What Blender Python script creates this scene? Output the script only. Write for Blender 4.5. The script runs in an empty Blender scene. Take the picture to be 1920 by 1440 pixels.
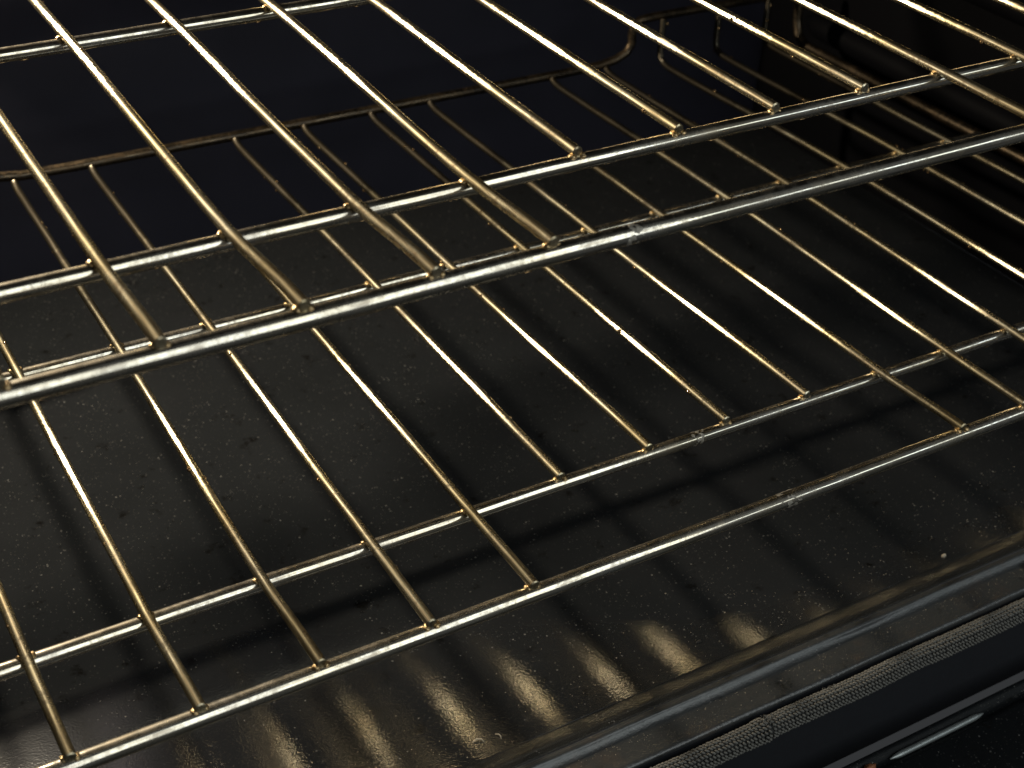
import bpy, math, random
from mathutils import Matrix, Vector, noise
random.seed(7)
CM = 0.01
sc = bpy.context.scene
col = sc.collection

# ------------------------------------------------------------------ camera
cd = bpy.data.cameras.new("camera")
cd.sensor_width = 36.0
cd.lens = 50.718
cd.clip_start = 0.01
cd.clip_end = 50.0
cd.dof.use_dof = True
cd.dof.focus_distance = 0.565
cd.dof.aperture_fstop = 17.0
cam = bpy.data.objects.new("camera", cd)
col.objects.link(cam)
Rm = Matrix(((0.865026, 0.258894, -0.429773), (-0.500356, 0.508427, -0.700818), (0.037071, 0.821265, 0.569341)))
cam.matrix_world = Matrix.Translation((-0.045301, -0.327183, 0.216406)) @ Rm.to_4x4()
sc.camera = cam

# ------------------------------------------------------------------ world + lamps
w = bpy.data.worlds.new("World")
sc.world = w
w.use_nodes = True
w.node_tree.nodes["Background"].inputs[0].default_value = (0.9, 0.95, 1.0, 1)
w.node_tree.nodes["Background"].inputs[1].default_value = 0.035

def area(name, loc, target, sx, sy, power, color):
    l = bpy.data.lights.new(name, 'AREA')
    l.shape = 'RECTANGLE'
    l.size, l.size_y, l.energy, l.color = sx, sy, power, color
    o = bpy.data.objects.new(name, l)
    col.objects.link(o)
    o.location = loc
    o.rotation_euler = (Vector(target) - Vector(loc)).to_track_quat('-Z', 'Y').to_euler()
    return o

# daylight from the kitchen, in front of the oven
area("kitchen_window", (0.5, -1.15, 0.72), (0.3, 0, -0.05), 1.15, 1.3, 10.0, (0.93, 1.0, 0.98))
area("kitchen_side_window", (1.9, -1.2, 0.75), (0.4, 0, -0.05), 1.5, 0.3, 3.2, (0.86, 0.97, 1.0))
# the oven's own lit bulb, high on the left of the rear wall
ol = bpy.data.lights.new("oven_bulb", 'AREA')
ol.shape = 'DISK'
ol.size = 0.028
ol.energy = 4.6
ol.color = (1.0, 0.87, 0.66)
olo = bpy.data.objects.new("oven_bulb", ol)
col.objects.link(olo)
olo.location = (0.006, 0.464, 0.106)
olo.rotation_euler = Vector((0.42, -1.0, -0.22)).to_track_quat('-Z', 'Y').to_euler()

sc.render.engine = 'CYCLES'
sc.view_settings.view_transform = 'Standard'
sc.view_settings.look = 'None'
sc.view_settings.exposure = 0.0
sc.view_settings.gamma = 1.0
sc.view_settings.use_curve_mapping = False
sc.cycles.max_bounces = 5
sc.cycles.glossy_bounces = 4
sc.cycles.use_denoising = True
sc.cycles.use_adaptive_sampling = True
sc.cycles.adaptive_threshold = 0.02
sc.cycles.caustics_reflective = True
sc.cycles.sample_clamp_indirect = 4.0

# ------------------------------------------------------------------ materials
class NT:
    def __init__(self, name):
        self.m = bpy.data.materials.new(name)
        self.m.use_nodes = True
        self.t = self.m.node_tree
        self.t.nodes.clear()
        self.out = self.n('ShaderNodeOutputMaterial')
    def n(self, kind, **kw):
        nd = self.t.nodes.new(kind)
        for k, v in kw.items():
            if k.startswith('i_'):
                nd.inputs[k[2:].replace('_', ' ')].default_value = v
            else:
                setattr(nd, k, v)
        return nd
    def l(self, a, b):
        self.t.links.new(a, b)
    def coord(self, scale=(1, 1, 1)):
        c = self.n('ShaderNodeTexCoord')
        m = self.n('ShaderNodeMapping')
        m.inputs['Scale'].default_value = scale
        self.l(c.outputs['Object'], m.inputs['Vector'])
        return m.outputs['Vector']
    def noise(self, vec, scale, detail=4, rough=0.55):
        nd = self.n('ShaderNodeTexNoise')
        nd.inputs['Scale'].default_value = scale
        nd.inputs['Detail'].default_value = detail
        nd.inputs['Roughness'].default_value = rough
        self.l(vec, nd.inputs['Vector'])
        return nd.outputs['Fac']
    def ramp(self, fac, stops):
        r = self.n('ShaderNodeValToRGB')
        els = r.color_ramp.elements
        while len(els) < len(stops):
            els.new(0.5)
        for e, (p, c) in zip(els, stops):
            e.position = p
            e.color = (*c, 1) if len(c) == 3 else c
        self.l(fac, r.inputs['Fac'])
        return r.outputs['Color']
    def math(self, op, a, b=None):
        nd = self.n('ShaderNodeMath', operation=op)
        for i, v in enumerate((a, b)):
            if v is None:
                continue
            if isinstance(v, (int, float)):
                nd.inputs[i].default_value = v
            else:
                self.l(v, nd.inputs[i])
        return nd.outputs[0]
    def mix(self, fac, a, b):
        nd = self.n('ShaderNodeMix', data_type='RGBA')
        for s, v in ((nd.inputs[0], fac), (nd.inputs[6], a), (nd.inputs[7], b)):
            if isinstance(v, (int, float)):
                s.default_value = v
            elif isinstance(v, tuple):
                s.default_value = (*v, 1)
            else:
                self.l(v, s)
        return nd.outputs[2]
    def bump(self, h, strength, dist, prev=None):
        b = self.n('ShaderNodeBump')
        b.inputs['Strength'].default_value = strength
        b.inputs['Distance'].default_value = dist
        self.l(h, b.inputs['Height'])
        if prev is not None:
            self.l(prev, b.inputs['Normal'])
        return b.outputs['Normal']

def chrome(name, tint_a, tint_b, axis, grime=0.6, r1=0.10, r2=0.36, mixf=0.5, bmp=0.25, rear=None, streak=0.5, browned=(0.10, 0.066, 0.038), rods=False):
    """worn plated wire: a polished lobe and a scratched lobe, brown baked-on grease in patches"""
    s = NT(name)
    st = [420.0, 420.0, 420.0]
    st[axis] = 9.0
    v = s.coord()
    vs = s.coord(tuple(st))
    tint = s.ramp(s.noise(v, 28, 3), [(0.35, tint_a), (0.65, tint_b)])
    big = s.noise(v, 55, 5, 0.65)
    fine = s.noise(v, 420, 3, 0.6)
    g = s.math('MULTIPLY', s.ramp(s.math('ADD', s.math('MULTIPLY', big, 0.6), s.math('MULTIPLY', fine, 0.4)), [(0.46, (0, 0, 0)), (0.60, (1, 1, 1))]), grime)
    if rear:
        # wires baked brown towards the hot rear of the oven
        sx = s.n('ShaderNodeSeparateXYZ')
        s.l(v, sx.inputs[0])
        f = s.ramp(s.math('ADD', sx.outputs[1], s.math('MULTIPLY', s.math('SUBTRACT', big, 0.5), 0.12)), [(rear[0], (0, 0, 0)), (rear[1], (1, 1, 1))])
        g = s.math('MAXIMUM', g, s.math('MULTIPLY', f, 0.92))
    if rods:
        # scorched, orange-brown patches towards the handled front ends
        sy = s.n('ShaderNodeSeparateXYZ')
        s.l(v, sy.inputs[0])
        fr = s.ramp(s.math('ADD', sy.outputs[1], s.math('MULTIPLY', s.math('SUBTRACT', big, 0.5), 0.35)), [(0.0, (0.5, 0.5, 0.5)), (0.07, (0, 0, 0))])
        g = s.math('MAXIMUM', g, fr)
    scr = s.noise(vs, 5.0, 3, 0.6)
    # drawn-wire streaks and rainbow-brown heat stain along the rod
    tint = s.mix(s.math('MULTIPLY', s.ramp(scr, [(0.42, (1, 1, 1)), (0.60, (0, 0, 0))]), streak), tint, (0.30, 0.22, 0.13))
    base = s.mix(g, tint, browned)
    nrm = s.bump(s.math('ADD', s.math('MULTIPLY', scr, 0.5), fine), bmp, 0.0002)
    sh = []
    for r in (r1, r2):
        p = s.n('ShaderNodeBsdfAnisotropic')
        p.distribution = 'BECKMANN' if r == r1 and rods else 'GGX'
        s.l(base, p.inputs['Color'])
        if rods and r == r1:
            # lengthwise drawing marks: the gloss spreads round the rod, not along it
            tv = s.n('ShaderNodeCombineXYZ')
            tv.inputs[axis].default_value = 1.0
            s.l(tv.outputs[0], p.inputs['Tangent'])
            p.inputs['Anisotropy'].default_value = 0.68
        s.l(s.math('ADD', s.math('MULTIPLY', g, 0.14 if rods else 0.28), s.math('ADD', s.math('MULTIPLY', scr, 0.06), r - 0.03)), p.inputs['Roughness'])
        s.l(nrm, p.inputs['Normal'])
        sh.append(p)
    mx = s.n('ShaderNodeMixShader')
    s.l(s.math('ADD', s.math('MULTIPLY', g, 0.25 if rods else 0.4), mixf - 0.1), mx.inputs[0])
    s.l(sh[0].outputs[0], mx.inputs[1])
    s.l(sh[1].outputs[0], mx.inputs[2])
    s.l(mx.outputs[0], s.out.inputs[0])
    return s.m

def enamel(name, base, rough=0.22, specks=True, bump=0.25, smear=0.10, worn=None, wavy=0.6, ior=1.62, stain=0.0):
    s = NT(name)
    v = s.coord()
    n1 = s.noise(v, 14, 5, 0.6)
    n2 = s.noise(v, 130, 2, 0.5)
    n3 = s.noise(v, 1100, 2, 0.5)
    c = s.mix(n1, tuple(x * 0.7 for x in base), tuple(x * 1.3 for x in base))
    h = n2
    if stain:
        c = s.mix(s.math('MULTIPLY', s.ramp(s.noise(v, 38, 6, 0.7), [(0.54, (0, 0, 0)), (0.68, (1, 1, 1))]), stain), c, (0.075, 0.045, 0.028))
    if specks:
        clump = s.ramp(s.noise(v, 45, 3, 0.6), [(0.35, (0.15, 0.15, 0.15)), (0.62, (1, 1, 1))])
        c = s.mix(s.ramp(s.noise(v, 70, 5, 0.7), [(0.60, (0, 0, 0)), (0.70, (0.8, 0.8, 0.8))]), c, (0.004, 0.0035, 0.003))
        for sca, thr, dens, val in ((480, 0.18, 0.40, 0.16), (230, 0.09, 0.60, 0.30), (900, 0.2, 0.35, 0.09)):
            vo = s.n('ShaderNodeTexVoronoi')
            vo.inputs['Scale'].default_value = sca
            s.l(v, vo.inputs['Vector'])
            sep = s.n('ShaderNodeSeparateColor')
            s.l(vo.outputs['Color'], sep.inputs[0])
            # random size and random presence per cell
            rad = s.math('MULTIPLY', s.math('SUBTRACT', sep.outputs[0], dens), thr * 2.2)
            m = s.math('LESS_THAN', vo.outputs['Distance'], rad)
            c = s.mix(s.math('MULTIPLY', m, s.math('MULTIPLY', sep.outputs[1], clump)), c, (val, val * 0.97, val * 0.92))
    p = s.n('ShaderNodeBsdfPrincipled')
    s.l(c, p.inputs['Base Color'])
    ro = s.math('ADD', s.math('MULTIPLY', n1, smear), rough - smear * 0.5)
    if worn:
        # the enamel is scoured matt away from the cleaner front edge
        sx = s.n('ShaderNodeSeparateXYZ')
        s.l(v, sx.inputs[0])
        # depth of the clean strip: deep at the left, shallow towards the right (object x, y in metres)
        edge = s.math('MAXIMUM', s.math('SUBTRACT', -0.092, s.math('MULTIPLY', s.math('ADD', sx.outputs[0], 0.19), 0.56)), -0.202)
        edge = s.math('MINIMUM', edge, -0.10)
        dd = s.math('MULTIPLY', s.math('SUBTRACT', sx.outputs[1], edge), 10)
        f = s.ramp(s.math('ADD', s.math('ADD', dd, 0.4), s.math('MULTIPLY', s.math('SUBTRACT', n1, 0.5), 0.35)), [(worn[0], (0, 0, 0)), (worn[1], (1, 1, 1))])
        ro = s.math('ADD', ro, s.math('MULTIPLY', f, worn[2]))
        s.l(s.math('SUBTRACT', 0.5, s.math('MULTIPLY', f, worn[3])), p.inputs['Specular IOR Level'])
    s.l(ro, p.inputs['Roughness'])
    p.inputs['IOR'].default_value = ior
    s.l(s.bump(s.math('ADD', s.math('MULTIPLY', n2, wavy), s.math('MULTIPLY', n3, 0.35)), bump, 0.0006), p.inputs['Normal'])
    s.l(p.outputs[0], s.out.inputs[0])
    return s.m

def plain(name, c1, c2, rough, metallic=0.0, scale=200, bump=0.2):
    s = NT(name)
    v = s.coord()
    nf = s.noise(v, scale, 4, 0.6)
    p = s.n('ShaderNodeBsdfPrincipled')
    s.l(s.mix(nf, c1, c2), p.inputs['Base Color'])
    p.inputs['Roughness'].default_value = rough
    p.inputs['Metallic'].default_value = metallic
    s.l(s.bump(nf, bump, 0.001), p.inputs['Normal'])
    s.l(p.outputs[0], s.out.inputs[0])
    return s.m

M_WIRE = chrome("heat_tinted_wire", (0.88, 0.76, 0.46), (0.92, 0.86, 0.66), 1, 0.75, 0.225, 0.42, 0.28, 0.07, None, 0.75, rods=True)
M_WIRE_LOW = chrome("heat_browned_wire", (0.88, 0.76, 0.46), (0.92, 0.86, 0.66), 1, 0.75, 0.225, 0.42, 0.28, 0.07, (0.235, 0.31), 0.75, (0.045, 0.037, 0.030), True)
M_RAIL = chrome("dimmed_rail", (0.02, 0.019, 0.018), (0.045, 0.041, 0.038), 0, 0.6, 0.22, 0.45, 0.5, 0.12)  # dimness around the rails painted into the plating; grime patches stay brown
M_BAR = chrome("plated_bar", (0.80, 0.73, 0.58), (0.84, 0.80, 0.72), 0, 0.5, 0.035, 0.42, 0.22, 0.07, None, 0.45)
M_WELD = plain("weld_metal", (0.35, 0.20, 0.09), (0.75, 0.58, 0.32), 0.3, 1.0, 900, 0.5)
M_FLOOR = enamel("floor_enamel", (0.0138, 0.0148, 0.0162), 0.055, True, 0.15, 0.03, (0.18, 0.72, 0.05, 0.50), 0.05, 2.9)
M_STEP = enamel("step_enamel", (0.018, 0.0175, 0.0165), 0.14, True, 0.3, 0.06, None, 0.15, 2.3)
M_WALL = enamel("shaded_wall_enamel", (0.0035, 0.0035, 0.0045), 0.6, False, 0.2, ior=1.15)  # darker copy of the rear enamel, with shade painted into its colour
M_SILL = enamel("sill_enamel", (0.030, 0.0315, 0.033), 0.33, True, 0.7, 0.14, stain=0.3)
M_DOOR = enamel("door_enamel", (0.007, 0.008, 0.009), 0.5, True, 0.4, 0.1, ior=1.22)
M_GASK = plain("woven_glass_fibre", (0.05, 0.05, 0.048), (0.18, 0.17, 0.15), 0.62, 0.0, 700, 0.3)
M_CORE = plain("gasket_core", (0.010, 0.010, 0.010), (0.02, 0.02, 0.02), 0.9)
M_DARK = plain("gap_shade_steel", (0.003, 0.0035, 0.006), (0.006, 0.007, 0.011), 0.7)  # shade of the gap below the gasket painted in as near-black
M_RES = plain("baked_residue", (0.20, 0.17, 0.13), (0.46, 0.43, 0.38), 0.42, 0.5, 900, 0.8)
M_DROP = plain("grease_glint_bead", (0.30, 0.16, 0.06), (0.55, 0.38, 0.2), 0.08, 0.85, 500, 0.1)
M_CRUMB = plain("pale_crumb", (0.30, 0.24, 0.17), (0.55, 0.48, 0.38), 0.7, 0.0, 900, 0.6)
M_CHAR = plain("charred_crumb", (0.006, 0.005, 0.004), (0.02, 0.015, 0.012), 0.7, 0.0, 900, 0.6)

# ------------------------------------------------------------------ mesh helpers (input in cm)
def mesh_obj(name, verts, faces, mat, parent=None, smooth=True):
    me = bpy.data.meshes.new(name)
    me.from_pydata([(x * CM, y * CM, z * CM) for x, y, z in verts], [], faces)
    me.materials.append(mat)
    if smooth:
        me.polygons.foreach_set('use_smooth', [True] * len(me.polygons))
    me.update()
    o = bpy.data.objects.new(name, me)
    col.objects.link(o)
    o.parent = parent
    return o

class MB:
    def __init__(self):
        self.v, self.f = [], []
    def add(self, vs, fs):
        b = len(self.v)
        self.v += [tuple(p) for p in vs]
        self.f += [tuple(i + b for i in f) for f in fs]
    def tube(self, pts, rad, seg=16, cap=True, bevel=0.12, rough=0.0):
        """tube along pts; rad is a number or one per point; capped ends get a small chamfer"""
        pts = [Vector(p) for p in pts]
        n = len(pts)
        rads = [rad] * n if isinstance(rad, (int, float)) else list(rad)
        if cap:
            b0, b1 = bevel * rads[0], bevel * rads[-1]
            d0, d1 = (pts[1] - pts[0]).normalized(), (pts[-1] - pts[-2]).normalized()
            pts = [pts[0], pts[0] + d0 * b0] + pts[1:-1] + [pts[-1] - d1 * b1, pts[-1]]
            rads = [rads[0] - b0, rads[0]] + rads[1:-1] + [rads[-1], rads[-1] - b1]
            n = len(pts)
        up = Vector((0, 0, 1))
        vs, fs = [], []
        for i in range(n):
            t = (pts[min(i + 1, n - 1)] - pts[max(i - 1, 0)]).normalized()
            if abs(t.dot(up)) > 0.9:
                side = Vector((1, 0, 0))
                side = (side - t * side.dot(t)).normalized()
            else:
                side = t.cross(up).normalized()
            if i and side.dot(prev) < 0:
                side = -side
            if i:
                side = (prev - t * prev.dot(t)).normalized()
            prev = side
            u2 = side.cross(t)
            for k in range(seg):
                a = 2 * math.pi * k / seg
                r = rads[i]
                if rough:
                    q = pts[i] * 6 + Vector((k * 0.7, 0, 0))
                    r *= 1 + rough * noise.noise(q)
                vs.append(pts[i] + (side * math.cos(a) + u2 * math.sin(a)) * r)
        for i in range(n - 1):
            for k in range(seg):
                k2 = (k + 1) % seg
                fs.append((i * seg + k, i * seg + k2, (i + 1) * seg + k2, (i + 1) * seg + k))
        if cap:
            fs.append(tuple(range(seg)))
            fs.append(tuple(reversed(range((n - 1) * seg, n * seg))))
        self.add(vs, fs)
    def blob(self, c, rx, ry, rz, lump=0.25, seed=0, nu=8, nv=6, rot=None):
        vs, fs = [], []
        c = Vector(c)
        for j in range(1, nv):
            th = math.pi * j / nv
            for i in range(nu):
                ph = 2 * math.pi * i / nu
                d = Vector((math.sin(th) * math.cos(ph), math.sin(th) * math.sin(ph), math.cos(th)))
                k = 1 + lump * noise.noise(d * 1.7 + Vector((seed * 3.1, seed * 1.7, 0)))
                p = Vector((d.x * rx, d.y * ry, d.z * rz)) * k
                if rot is not None:
                    p = rot @ p
                vs.append(c + p)
        top, bot = Vector((0, 0, rz)), Vector((0, 0, -rz))
        if rot is not None:
            top, bot = rot @ top, rot @ bot
        vs += [c + top, c + bot]
        T, B = len(vs) - 2, len(vs) - 1
        for j in range(nv - 2):
            for i in range(nu):
                i2 = (i + 1) % nu
                fs.append((j * nu + i, (j + 1) * nu + i, (j + 1) * nu + i2, j * nu + i2))
        for i in range(nu):
            i2 = (i + 1) % nu
            fs.append((T, i, i2))
            fs.append((B, (nv - 2) * nu + i2, (nv - 2) * nu + i))
        self.add(vs, fs)
    def build(self, name, mat, parent=None, smooth=True):
        o = mesh_obj(name, self.v, self.f, mat, parent, smooth)
        return o

def sharp_caps(o, ang=40):
    me = o.data
    me.set_sharp_from_angle(angle=math.radians(ang))

def extrude_profile(prof, x0, x1, nx, wob=0.0):
    """profile of (y, z) points swept along x"""
    vs, fs = [], []
    m = len(prof)
    for i in range(nx + 1):
        x = x0 + (x1 - x0) * i / nx
        for j, (y, z) in enumerate(prof):
            d = wob * noise.noise(Vector((x * 0.25, j * 0.4, 3.3))) if wob else 0
            vs.append((x, y + d, z + d * 0.6))
    for i in range(nx):
        for j in range(m - 1):
            fs.append((i * m + j, i * m + j + 1, (i + 1) * m + j + 1, (i + 1) * m + j))
    return vs, fs

def arc(cy, cz, r, a0, a1, n):
    return [(cy + r * math.cos(math.radians(a0 + (a1 - a0) * i / n)), cz + r * math.sin(math.radians(a0 + (a1 - a0) * i / n))) for i in range(n + 1)]

# ------------------------------------------------------------------ the oven (setting round the racks)
XL, XR, YB, ZF, ZC = -10.5, 65.5, 47.5, -24.88, 20.0
oven = bpy.data.objects.new("oven", None)
col.objects.link(oven)
oven.location = (0.275, 0.2, ZF * CM)
oven["label"] = "black enamelled oven cavity with speckled floor, front sill and woven gasket"
oven["category"] = "oven"
def opart(name, vs, fs, mat, smooth=True):
    o = mesh_obj(name, [(x - 27.5, y - 20, z - ZF) for x, y, z in vs], fs, mat, oven, smooth)
    return o

# the pressed floor is dished: it rises gently to its front edge
def floor_z(x, y):
    z = ZF + 0.03 * noise.noise(Vector((x * 0.09, y * 0.09, 0.5)))
    # dished towards the rear: an even fall from the front edge, flattening out half way
    if y < 14:
        z += 0.095 * (14 - y) + 0.19
    elif y < 18:
        z += 0.095 * (18 - y) ** 2 / 8.0
    return z
# floor: gently uneven sheet that curves up into the rear and side walls
fv, ff = [], []
NXF, NYF = 76, 90
for j in range(NYF + 1):
    y = 0.55 + (YB - 0.55) * (j / NYF) ** 1.5
    for i in range(NXF + 1):
        x = XL + (XR - XL) * i / NXF
        z = floor_z(x, y)
        
        fv.append((x, y, z))
for j in range(NYF):
    for i in range(NXF):
        a = j * (NXF + 1) + i
        ff.append((a, a + 1, a + NXF + 2, a + NXF + 1))
opart("cavity_floor", fv, ff, M_FLOOR)

# front sill: small step, rounded bead, flat land, rolled lip, front face
SF = ZF
FRONT_RISE = 0.095 * 13.45 + 0.19 - 0.01
ZF = SF + FRONT_RISE
prof = [(0.56, ZF - 0.004)] + [(0.50, ZF - 0.02), (0.46, ZF - 0.022), (0.1, ZF), (-0.25, ZF + 0.025), (-0.42, ZF - 0.05)]
prof += arc(-0.66, ZF - 0.16, 0.17, 40, 160, 8) + [(-1.05, ZF - 0.27), (-1.25, ZF - 0.28), (-1.8, ZF - 0.29)]
prof += arc(-2.22, ZF - 0.47, 0.20, 70, 200, 7) + [(-2.42, ZF - 0.75), (-2.42, ZF - 2.0), (-2.46, ZF - 6.5)]
cut = 5
vs, fs = extrude_profile(prof[:cut + 1], XL, XR, 160, 0.04)
opart_z = SF - ZF
ZF = SF
opart("front_step", vs, fs, M_STEP)
vs, fs = extrude_profile(prof[cut:-3], XL, XR, 160, 0.04)
opart("front_sill", vs, fs, M_SILL)
vs, fs = extrude_profile([(-2.40, prof[-4][1] + 0.02)] + prof[-3:], XL, XR, 40, 0.0)
opart("front_panel", vs, fs, M_DARK)

def quadsheet(p0, pu, pv, nu, nv):
    p0, pu, pv = Vector(p0), Vector(pu), Vector(pv)
    vs, fs = [], []
    for j in range(nv + 1):
        for i in range(nu + 1):
            vs.append(tuple(p0 + pu * (i / nu) + pv * (j / nv)))
    for j in range(nv):
        for i in range(nu):
            a = j * (nu + 1) + i
            fs.append((a, a + 1, a + nu + 2, a + nu + 1))
    return vs, fs
# rear wall with a shallow embossed panel
vs, fs = quadsheet((XL, YB, ZF), (XR - XL, 0, 0), (0, 0, ZC - ZF), 60, 40)
vs = [(x, y - 0.6 * max(0, min(1, (min(x - 8, 48 - x, z + 9, 14 - z)) / 1.2)), z) for x, y, z in vs]
opart("rear_wall", vs, fs, enamel("hazed_rear_enamel", (0.028, 0.027, 0.041), 0.5, False, 0.2, ior=1.4))  # paler purple base paints in the hazy veil over the rear
for sx, X in ((1, XL), (-1, XR)):
    vs, fs = quadsheet((X, -2.3, ZF), (0, YB + 2.3, 0), (0, 0, ZC - ZF), 10, 10)
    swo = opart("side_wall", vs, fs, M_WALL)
    # pressed rack supports: long rounded ridges in the side wall
    for zz in (-15.2, -8.2, -1.3, 5.8, 12.8):
        mb = MB()
        y0, y1 = 4.0, 43.0
        n = 24
        pts, rr = [], []
        for k in range(n + 1):
            t = 0.5 - 0.5 * math.cos(math.pi * k / n)
            y = y0 + (y1 - y0) * t
            pts.append((X + sx * 0.05 - 27.5, y - 20, zz - ZF))
            rr.append(0.95 * min(1, math.sqrt(max(0.001, min(t, 1 - t) * 24))))
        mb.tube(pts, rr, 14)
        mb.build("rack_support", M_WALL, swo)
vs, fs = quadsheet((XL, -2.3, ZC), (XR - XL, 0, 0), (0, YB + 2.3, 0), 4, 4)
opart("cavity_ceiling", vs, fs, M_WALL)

# woven door gasket clipped to the front face below the lip
GY, GZ, GR = -3.04, ZF + 0.67, 0.48
def gpath(x):
    z = GZ + 0.06 * math.sin(x * 0.21) + 0.05 * noise.noise(Vector((x * 0.35, 0, 9)))
    y = GY + 0.05 * noise.noise(Vector((x * 0.3, 5, 2)))
    if x < 26.9:
        z += 0.10
        y -= 0.06
    return y, z
def grad(x):
    r = GR * (1 + 0.05 * noise.noise(Vector((x * 0.5, 1, 4))))
    if 26.0 < x < 26.9:
        r *= 1 + 0.10 * (x - 26.0) / 0.9
    if x >= 26.9:
        r *= 0.96
    return r
gask_parts = []
core = MB()
core.tube([(x * 0.5 - 27.5, gpath(x * 0.5)[0] - 20, gpath(x * 0.5)[1] - ZF) for x in range(-18, 129)], GR * 0.86, 12)
g = core.build("gasket", M_CORE, oven)
g["label"] = "round woven glass-fibre door gasket below the front sill"
tmpl = MB()
tmpl.blob((0, 0, 0), 0.5, 0.5, 0.5, 0.0, 0, 6, 4)
sv, sf = [], []
rows = 15
for r in range(rows):
    ang = 2 * math.pi * r / rows
    step = 0.19
    nst = int((XR - 6 - 2) / step)
    for k in range(nst):
        x = 2 + k * step + (r % 2) * 0.02 + random.uniform(-0.02, 0.02)
        if abs(x - 26.9) < 0.05:
            continue
        cy, cz = gpath(x)
        R = grad(x) * (1 + random.uniform(-0.03, 0.04))
        a = ang + random.uniform(-0.03, 0.03)
        n = Vector((0, math.cos(a), math.sin(a)))
        tg = Vector((0, -math.sin(a), math.cos(a)))
        ex = Vector((1, 0, 0))
        sgn = 1 if r % 2 else -1
        d1 = (ex * 0.75 + tg * 0.66).normalized()
        d2 = n.cross(d1)
        c = Vector((x - 27.5, cy - 20, cz - ZF)) + n * (R * 0.93)
        s1, s2, s3 = 0.25, 0.125, 0.14
        b = len(sv)
        for p in tmpl.v:
            sv.append(tuple(c + d1 * (p[0] * s1) + d2 * (p[1] * s2) + n * (p[2] * s3)))
        sf += [tuple(i + b for i in f) for f in tmpl.f]
so = mesh_obj("braid_stitches", sv, sf, M_GASK, g)
so["kind"] = "stuff"
# frayed threads at the seam and along the top of the braid
fz = MB()
for k in range(260):
    r = random.random()
    x = random.gauss(26.95, 0.22) if r < 0.35 else (random.gauss(30.6, 0.3) if r < 0.5 else random.uniform(14, 48))
    cy, cz = gpath(x)
    a = math.radians(random.gauss(80, 28))
    n = Vector((0, math.cos(a), math.sin(a)))
    p = Vector((x - 27.5, cy - 20, cz - ZF)) + n * grad(x) * 0.95
    L = random.uniform(0.05, 0.16)
    e = p + n * L * 0.7 + Vector((random.uniform(-1, 1), random.uniform(-.6, .6), random.uniform(-.3, .5))) * L * 0.7
    mid = (p + e) * 0.5 + Vector((0, 0, 0.02))
    fz.tube([p, mid, e], [0.022, 0.018, 0.008], 5)
fo = fz.build("frayed_threads", M_GASK, g)
fo["kind"] = "stuff"

# ------------------------------------------------------------------ open oven door, low in front
DZ = ZF - 2.95
prof = [(-4.0, DZ - 3.0), (-3.98, DZ - 0.3)] + arc(-4.16, DZ - 0.2, 0.18, 0, 90, 5) + [(-4.3, DZ - 0.03), (-4.42, DZ - 0.22), (-4.85, DZ - 0.26), (-5.0, DZ - 0.05)]
prof += [(-5.2, DZ), (-8, DZ), (-14, DZ + 0.02), (-20, DZ), (-48, DZ), (-48, DZ - 3)]
vs, fs = extrude_profile(prof, XL - 2, XR + 2, 60, 0.03)
door = opart("door", vs, fs, M_DOOR)
door["label"] = "dark speckled edge of the open oven door in the bottom right corner"
strip_mat = plain("strip_reflection", (0.20, 0.22, 0.22), (0.32, 0.34, 0.34), 0.38, 0.6)
# bead in the door channel, in two lengths; its grey reflection painted as pale colour
for x0, x1 in ((33.3, 39.0), (22.0, 30.2)):
    mb = MB()
    n = 20
    pts = [(x0 + (x1 - x0) * k / n - 27.5, -4.63 - 20, DZ - ZF - 0.17) for k in range(n + 1)]
    rr = [0.15 * math.sqrt(max(0.05, min(1, min(k, n - k) / 2.0))) for k in range(n + 1)]
    mb.tube(pts, rr, 10)
    mb.build("channel_strip", strip_mat, door)
mb = MB()
mb.blob((32.1 - 27.5, -4.6 - 20, DZ - ZF - 0.1), 0.35, 0.16, 0.12, 0.5, 3, 10, 8)  # small orange-brown lump between the two strip lengths
mb.build("orange_spot", plain("orange_brown", (0.16, 0.05, 0.02), (0.30, 0.12, 0.05), 0.6, 0.2), door)

# ------------------------------------------------------------------ racks (local frame: wire plane z = 0, front bar y = 0, cm)
PITCH = 4.2
RW, RB, RF = 0.203, 0.29, 0.335
SINK = 0.07
Y2, Y3, YR = 5.0, 22.28, 39.7
OFF = {
    0: {1: [(0, .10), (5, 0), (22, .05)], 2: [(0, .10), (5, -.18), (22, .02)], 3: [(0, .12), (5, -.16), (22, .05)], 4: [(0, 0), (5, -.2), (22, .12)],
        5: [(5, -.12), (22, 0)], 6: [(5, -.06), (22, 0)], 7: [(5, .14), (22, .03)], 8: [(5, .22), (22, .1)]},
    1: {0: [(0, .02), (5, -.04)], 1: [(0, .04), (5, -.08), (22, -.1)], 2: [(0, .06), (5, -.08), (22, .12), (39, .16)], 3: [(0, .02), (5, .02), (22, .12), (39, .1)],
        5: [(5, .02), (22, .04), (39, -.1)], 6: [(5, .06), (22, -.08), (39, -.08)], 7: [(5, -.1), (22, -.1), (39, 0)], 8: [(5, .03), (22, -.18), (39, -.3)],
        9: [(0, .24), (5, 0), (22, -.03), (39, -.1)], 10: [(5, -.2), (22, .2), (39, -.03)], 11: [(0, -.4), (5, -.3), (22, .12), (39, -.16)],
        12: [(5, 0), (22, .33), (39, -.22)], 13: [(5, .2), (22, .42), (39, .1)]},
}
def interp(tab, y):
    if not tab:
        return 0.0
    if y <= tab[0][0]:
        return tab[0][1]
    for (a, va), (b, vb) in zip(tab, tab[1:]):
        if y <= b:
            t = (y - a) / (b - a)
            t = t * t * (3 - 2 * t)
            return va + (vb - va) * t
    return tab[-1][1]

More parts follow.
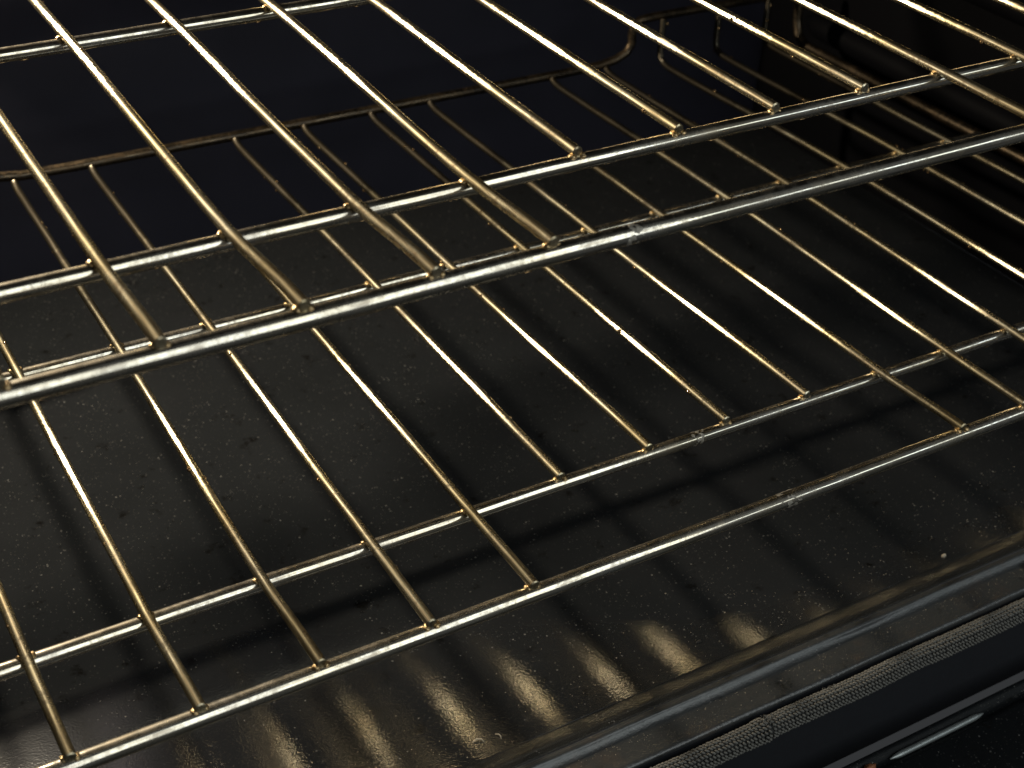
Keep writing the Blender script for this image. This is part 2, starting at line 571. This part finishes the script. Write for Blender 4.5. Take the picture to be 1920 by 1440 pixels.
def make_rack(idx, label, loc, rot, shear, residues, drops):
    rk = bpy.data.objects.new("oven_rack", None)
    col.objects.link(rk)
    rk.location = tuple(c * CM for c in loc)
    rk.rotation_euler = rot
    rk["label"] = label
    rk["category"] = "oven rack"
    rk["group"] = "wire racks in the oven"
    zc = -(RW + RB - SINK)
    zf = -(RW + RF - SINK)
    xa, xb = -1.75 * PITCH, 14.75 * PITCH
    def bar(name, pts, r, mat=M_BAR):
        mb = MB()
        mb.tube(pts, r, 24)
        o = mb.build(name, mat, rk)
        sharp_caps(o)
        return o
    def straight(y, z, s):
        n = 60
        return [(xa + (xb - xa) * k / n, y + 0.03 * noise.noise(Vector((k * 0.12, s, idx * 7))), z + 0.03 * noise.noise(Vector((k * 0.12, s + 9, idx * 7)))) for k in range(n + 1)]
    bars = {}
    bars['f'] = bar("front_bar", straight(0.02, zf, 1.0), RF)
    bars['s'] = bar("cross_bar", straight(Y2 - (0.0), zc, 2.0), RB)
    bars['t'] = bar("cross_bar", straight(Y3, zc, 3.0), RB)
    # rear rail: low across the middle, stepped up at both ends as a stop
    half = [(27.3, .28), (36, .28), (43, .28), (45.6, .34), (46.9, .52), (47.8, .9), (48.15, 1.5), (48.1, 2.1), (48.15, 2.6), (48.6, 2.92), (49.6, 3.0), (55, 3.0), (xb, 3.0)]
    path = [(54.6 - x, YR + 0.25, z) for x, z in reversed(half)] + [(x, YR + 0.25, z) for x, z in half[1:]]
    bar("rear_rail", path, RB * 0.95, M_RAIL)
    for s, X in ((1, xa), (-1, xb)):
        bar("side_rail", [(X + s * 1.2, 0.02, zf - .02), (X + s * 0.3, 0.35, zf), (X, 1.3, zf)] + [(X, y, zf) for y in range(3, 38, 3)] + [(X, 38.8, zf), (X, 39.6, zf + .5), (X, YR + .25, 1.2), (X, YR + .25, 3.0)], RF, M_RAIL)
    # wires, each with weld beads where it crosses a bar
    for i in range(-1, 15):
        tab = OFF[idx].get(i, [])
        y_end = Y2 - 0.12 if 5 <= i <= 8 else -0.10
        y_end += random.uniform(-0.05, 0.05)
        ys = [y_end] + [y_end + (37.6 - y_end) * k / 30 for k in range(1, 31)]
        ph = random.uniform(0, 50)
        def px(y):
            return i * PITCH + shear * y + interp(tab, y) + 0.025 * noise.noise(Vector((y * 0.12, ph, 1)))
        pts = [(px(y), y, 0.02 * noise.noise(Vector((y * 0.1, ph, 5)))) for y in ys]
        if 2 <= i <= 11:
            for y, z in ((38.6, .01), (39.1, .06), (39.4, .15), (39.6, .24)):
                pts.append((px(y), y, z))
        else:
            for y, z in ((38.5, .02), (39.0, .1), (39.35, .3), (39.5, .65), (39.52, 1.4), (39.52, 2.2), (39.52, 2.95)):
                pts.append((px(y), y, z))
        mb = MB()
        mb.tube(pts, RW, 16, True, 0.22)
        wo = mb.build("wire", M_WIRE_LOW if idx else M_WIRE, rk)
        sharp_caps(wo)
        for y, r in ((0.02, RF), (Y2, RB), (Y3, RB)):
            if y < y_end - 0.3:
                continue
            for s in (-1, 1):
                k = random.random()
                wb = MB()
                wb.blob((px(y) + s * (RW * 0.92), y + random.uniform(-.06, .08), -RW * 0.72), 0.10 + .05 * k, 0.13 + .07 * k, 0.09, 0.5, i * 5 + y + s, 8, 6)
                wb.build("weld_bead", M_WELD, wo)
    # pale baked-on crust on some bars
    for which, x, L in residues:
        y0, z0, r0 = {'f': (0.02, zf, RF), 's': (Y2, zc, RB), 't': (Y3, zc, RB)}[which]
        mb = MB()
        vs, fs = [], []
        nx, na = 14, 26
        for a in range(nx + 1):
            for b in range(na):
                xx = x + (a / nx - 0.5) * L
                an = 2 * math.pi * b / na
                e = 1 - abs(a / nx - 0.5) * 2
                h = noise.noise(Vector((xx * 5, math.cos(an) * 2.2, math.sin(an) * 2.2))) * 1.5 + 0.8 * min(1, e * 1.5) - 0.85
                rr = r0 + max(-0.012, min(0.010, h * 0.03))
                ky = 0.03 * noise.noise(Vector(((xx - xa) / (xb - xa) * 60 * 0.12, {'f': 1., 's': 2., 't': 3.}[which], idx * 7)))
                kz = 0.03 * noise.noise(Vector(((xx - xa) / (xb - xa) * 60 * 0.12, {'f': 10., 's': 11., 't': 12.}[which], idx * 7)))
                vs.append((xx, y0 + ky + math.cos(an) * rr, z0 + kz + math.sin(an) * rr))
        for a in range(nx):
            for b in range(na):
                b2 = (b + 1) % na
                fs.append((a * na + b, (a + 1) * na + b, (a + 1) * na + b2, a * na + b2))
        mb.add(vs, fs)
        mb.build("residue", M_RES, bars[which])
    # beads of baked grease clinging to the wires
    mb = MB()
    for k in range(drops):
        i = random.randint(-1, 14)
        y = random.uniform(14, 38) if random.random() < 0.8 else random.uniform(0, 14)
        if 5 <= i <= 8 and y < Y2:
            continue
        a = random.uniform(0, 2 * math.pi)
        r = random.uniform(0.03, 0.085)
        x = i * PITCH + shear * y + interp(OFF[idx].get(i, []), y)
        mb.blob((x + math.cos(a) * RW, y, math.sin(a) * RW), r, r * random.uniform(1, 1.8), r, 0.3, k, 8, 6)
    for i in (12, 13, 14):  # added beads stand in for glints on the upturned wire ends
        for z in (0.12, 1.6, 2.7):
            mb.blob((i * PITCH + random.uniform(-.1, .1), 39.36, z + random.uniform(-.1, .1)), .11, .09, .12, 0.3, i + z, 8, 6)
    for k in range(drops // 3):
        yb = random.choice((Y2, Y3, Y3, 0.02))
        r = random.uniform(0.03, 0.07)
        zz, rb = (zf, RF) if yb < 1 else (zc, RB)
        mb.blob((random.uniform(xa, xb), yb - rb * 0.3, zz - rb * 0.95), r * random.uniform(1.5, 4), r, r * .6, 0.3, k + 99, 8, 6)
    go = mb.build("grease_glint_beads", M_DROP, rk)
    go["kind"] = "stuff"
    return rk

make_rack(0, "upper chrome oven rack with golden wires, nearest the camera", (0, 0, 0), (0.0086, 0, 0), -0.0167,
          [('f', 19.7, 1.1), ('f', 38.3, 1.2)], 90)
H = 13.855
make_rack(1, "lower chrome oven rack, just above the speckled oven floor", (-0.1755, -0.3529 - 0.0045 * 17, -H + 0.0077 * 17), (-0.0087, 0.0077, 0.0045), 0.0,
          [('s', 27.8, .9), ('f', 28.5, 1.3)], 170)

# ------------------------------------------------------------------ crumbs on the floor
def crumb(label, x, y, parts, mat):
    mb = MB()
    for k, (dx, dy, dz, rx, ry, rz) in enumerate(parts):
        mb.blob((dx, dy, dz), rx, ry, rz, 0.6, k + x, 8, 6)
    o = mb.build("crumb", mat)
    o.location = (x * CM, y * CM, (floor_z(x, y) - 0.015) * CM)
    o["label"] = label
    o["category"] = "crumb"
    o["group"] = "crumbs on the oven floor"
def curl(label, x, y, pts, r, mat):
    mb = MB()
    mb.tube(pts, [r * .6] + [r] * (len(pts) - 2) + [r * .4], 7)
    o = mb.build("crumb", mat)
    o.location = (x * CM, y * CM, (floor_z(x, y) - 0.015) * CM)
    o["label"] = label
    o["category"] = "crumb"
    o["group"] = "crumbs on the oven floor"
curl("curled dark crumb with pale edge, left of the pair near the floor's front edge", 15.6, 1.45, [(-.2, .12, .04), (0, .15, .09), (.16, .05, .1), (.22, -.12, .04)], .035, M_CRUMB)
curl("thin forked crumb, right of the pair near the floor's front edge", 16.5, 1.35, [(-.1, .15, .04), (0, .03, .1), (.03, -.08, .08), (.0, -.18, .03)], .03, M_CRUMB)
crumb("small pale crumb alone on the floor at far right", 40.66, 0.98, [(0, 0, .06, .14, .09, .08), (.08, .03, .05, .07, .06, .05)], M_CRUMB)
crumb("small charred black crumb on the floor left of the front bead", 26.9, 1.9, [(0, 0, .04, .16, .06, .05), (.1, .04, .04, .07, .05, .04)], M_CHAR)

dg = MB()
for k in range(900):
    x = random.uniform(6, 52)
    if random.random() < 0.45:
        y = 0.7 + abs(random.gauss(0, 2.2))
        z = floor_z(x, y)
    else:
        y = -1.08 - abs(random.gauss(0, 0.35))
        if y < -1.95:
            continue
        z = ZF + FRONT_RISE - 0.285
    r = random.uniform(0.007, 0.017) * (1.8 if random.random() < 0.06 else 1)
    dg.blob((x, y, z + r * 0.3), r * random.uniform(0.8, 1.7), r, r * 0.7, 0.5, k, 6, 4)
dgo = dg.build("crumb_dust", M_CRUMB)
dgo["kind"] = "stuff"
dgo["label"] = "fine pale crumb dust scattered along the front of the oven floor"
dgo["category"] = "crumb dust"
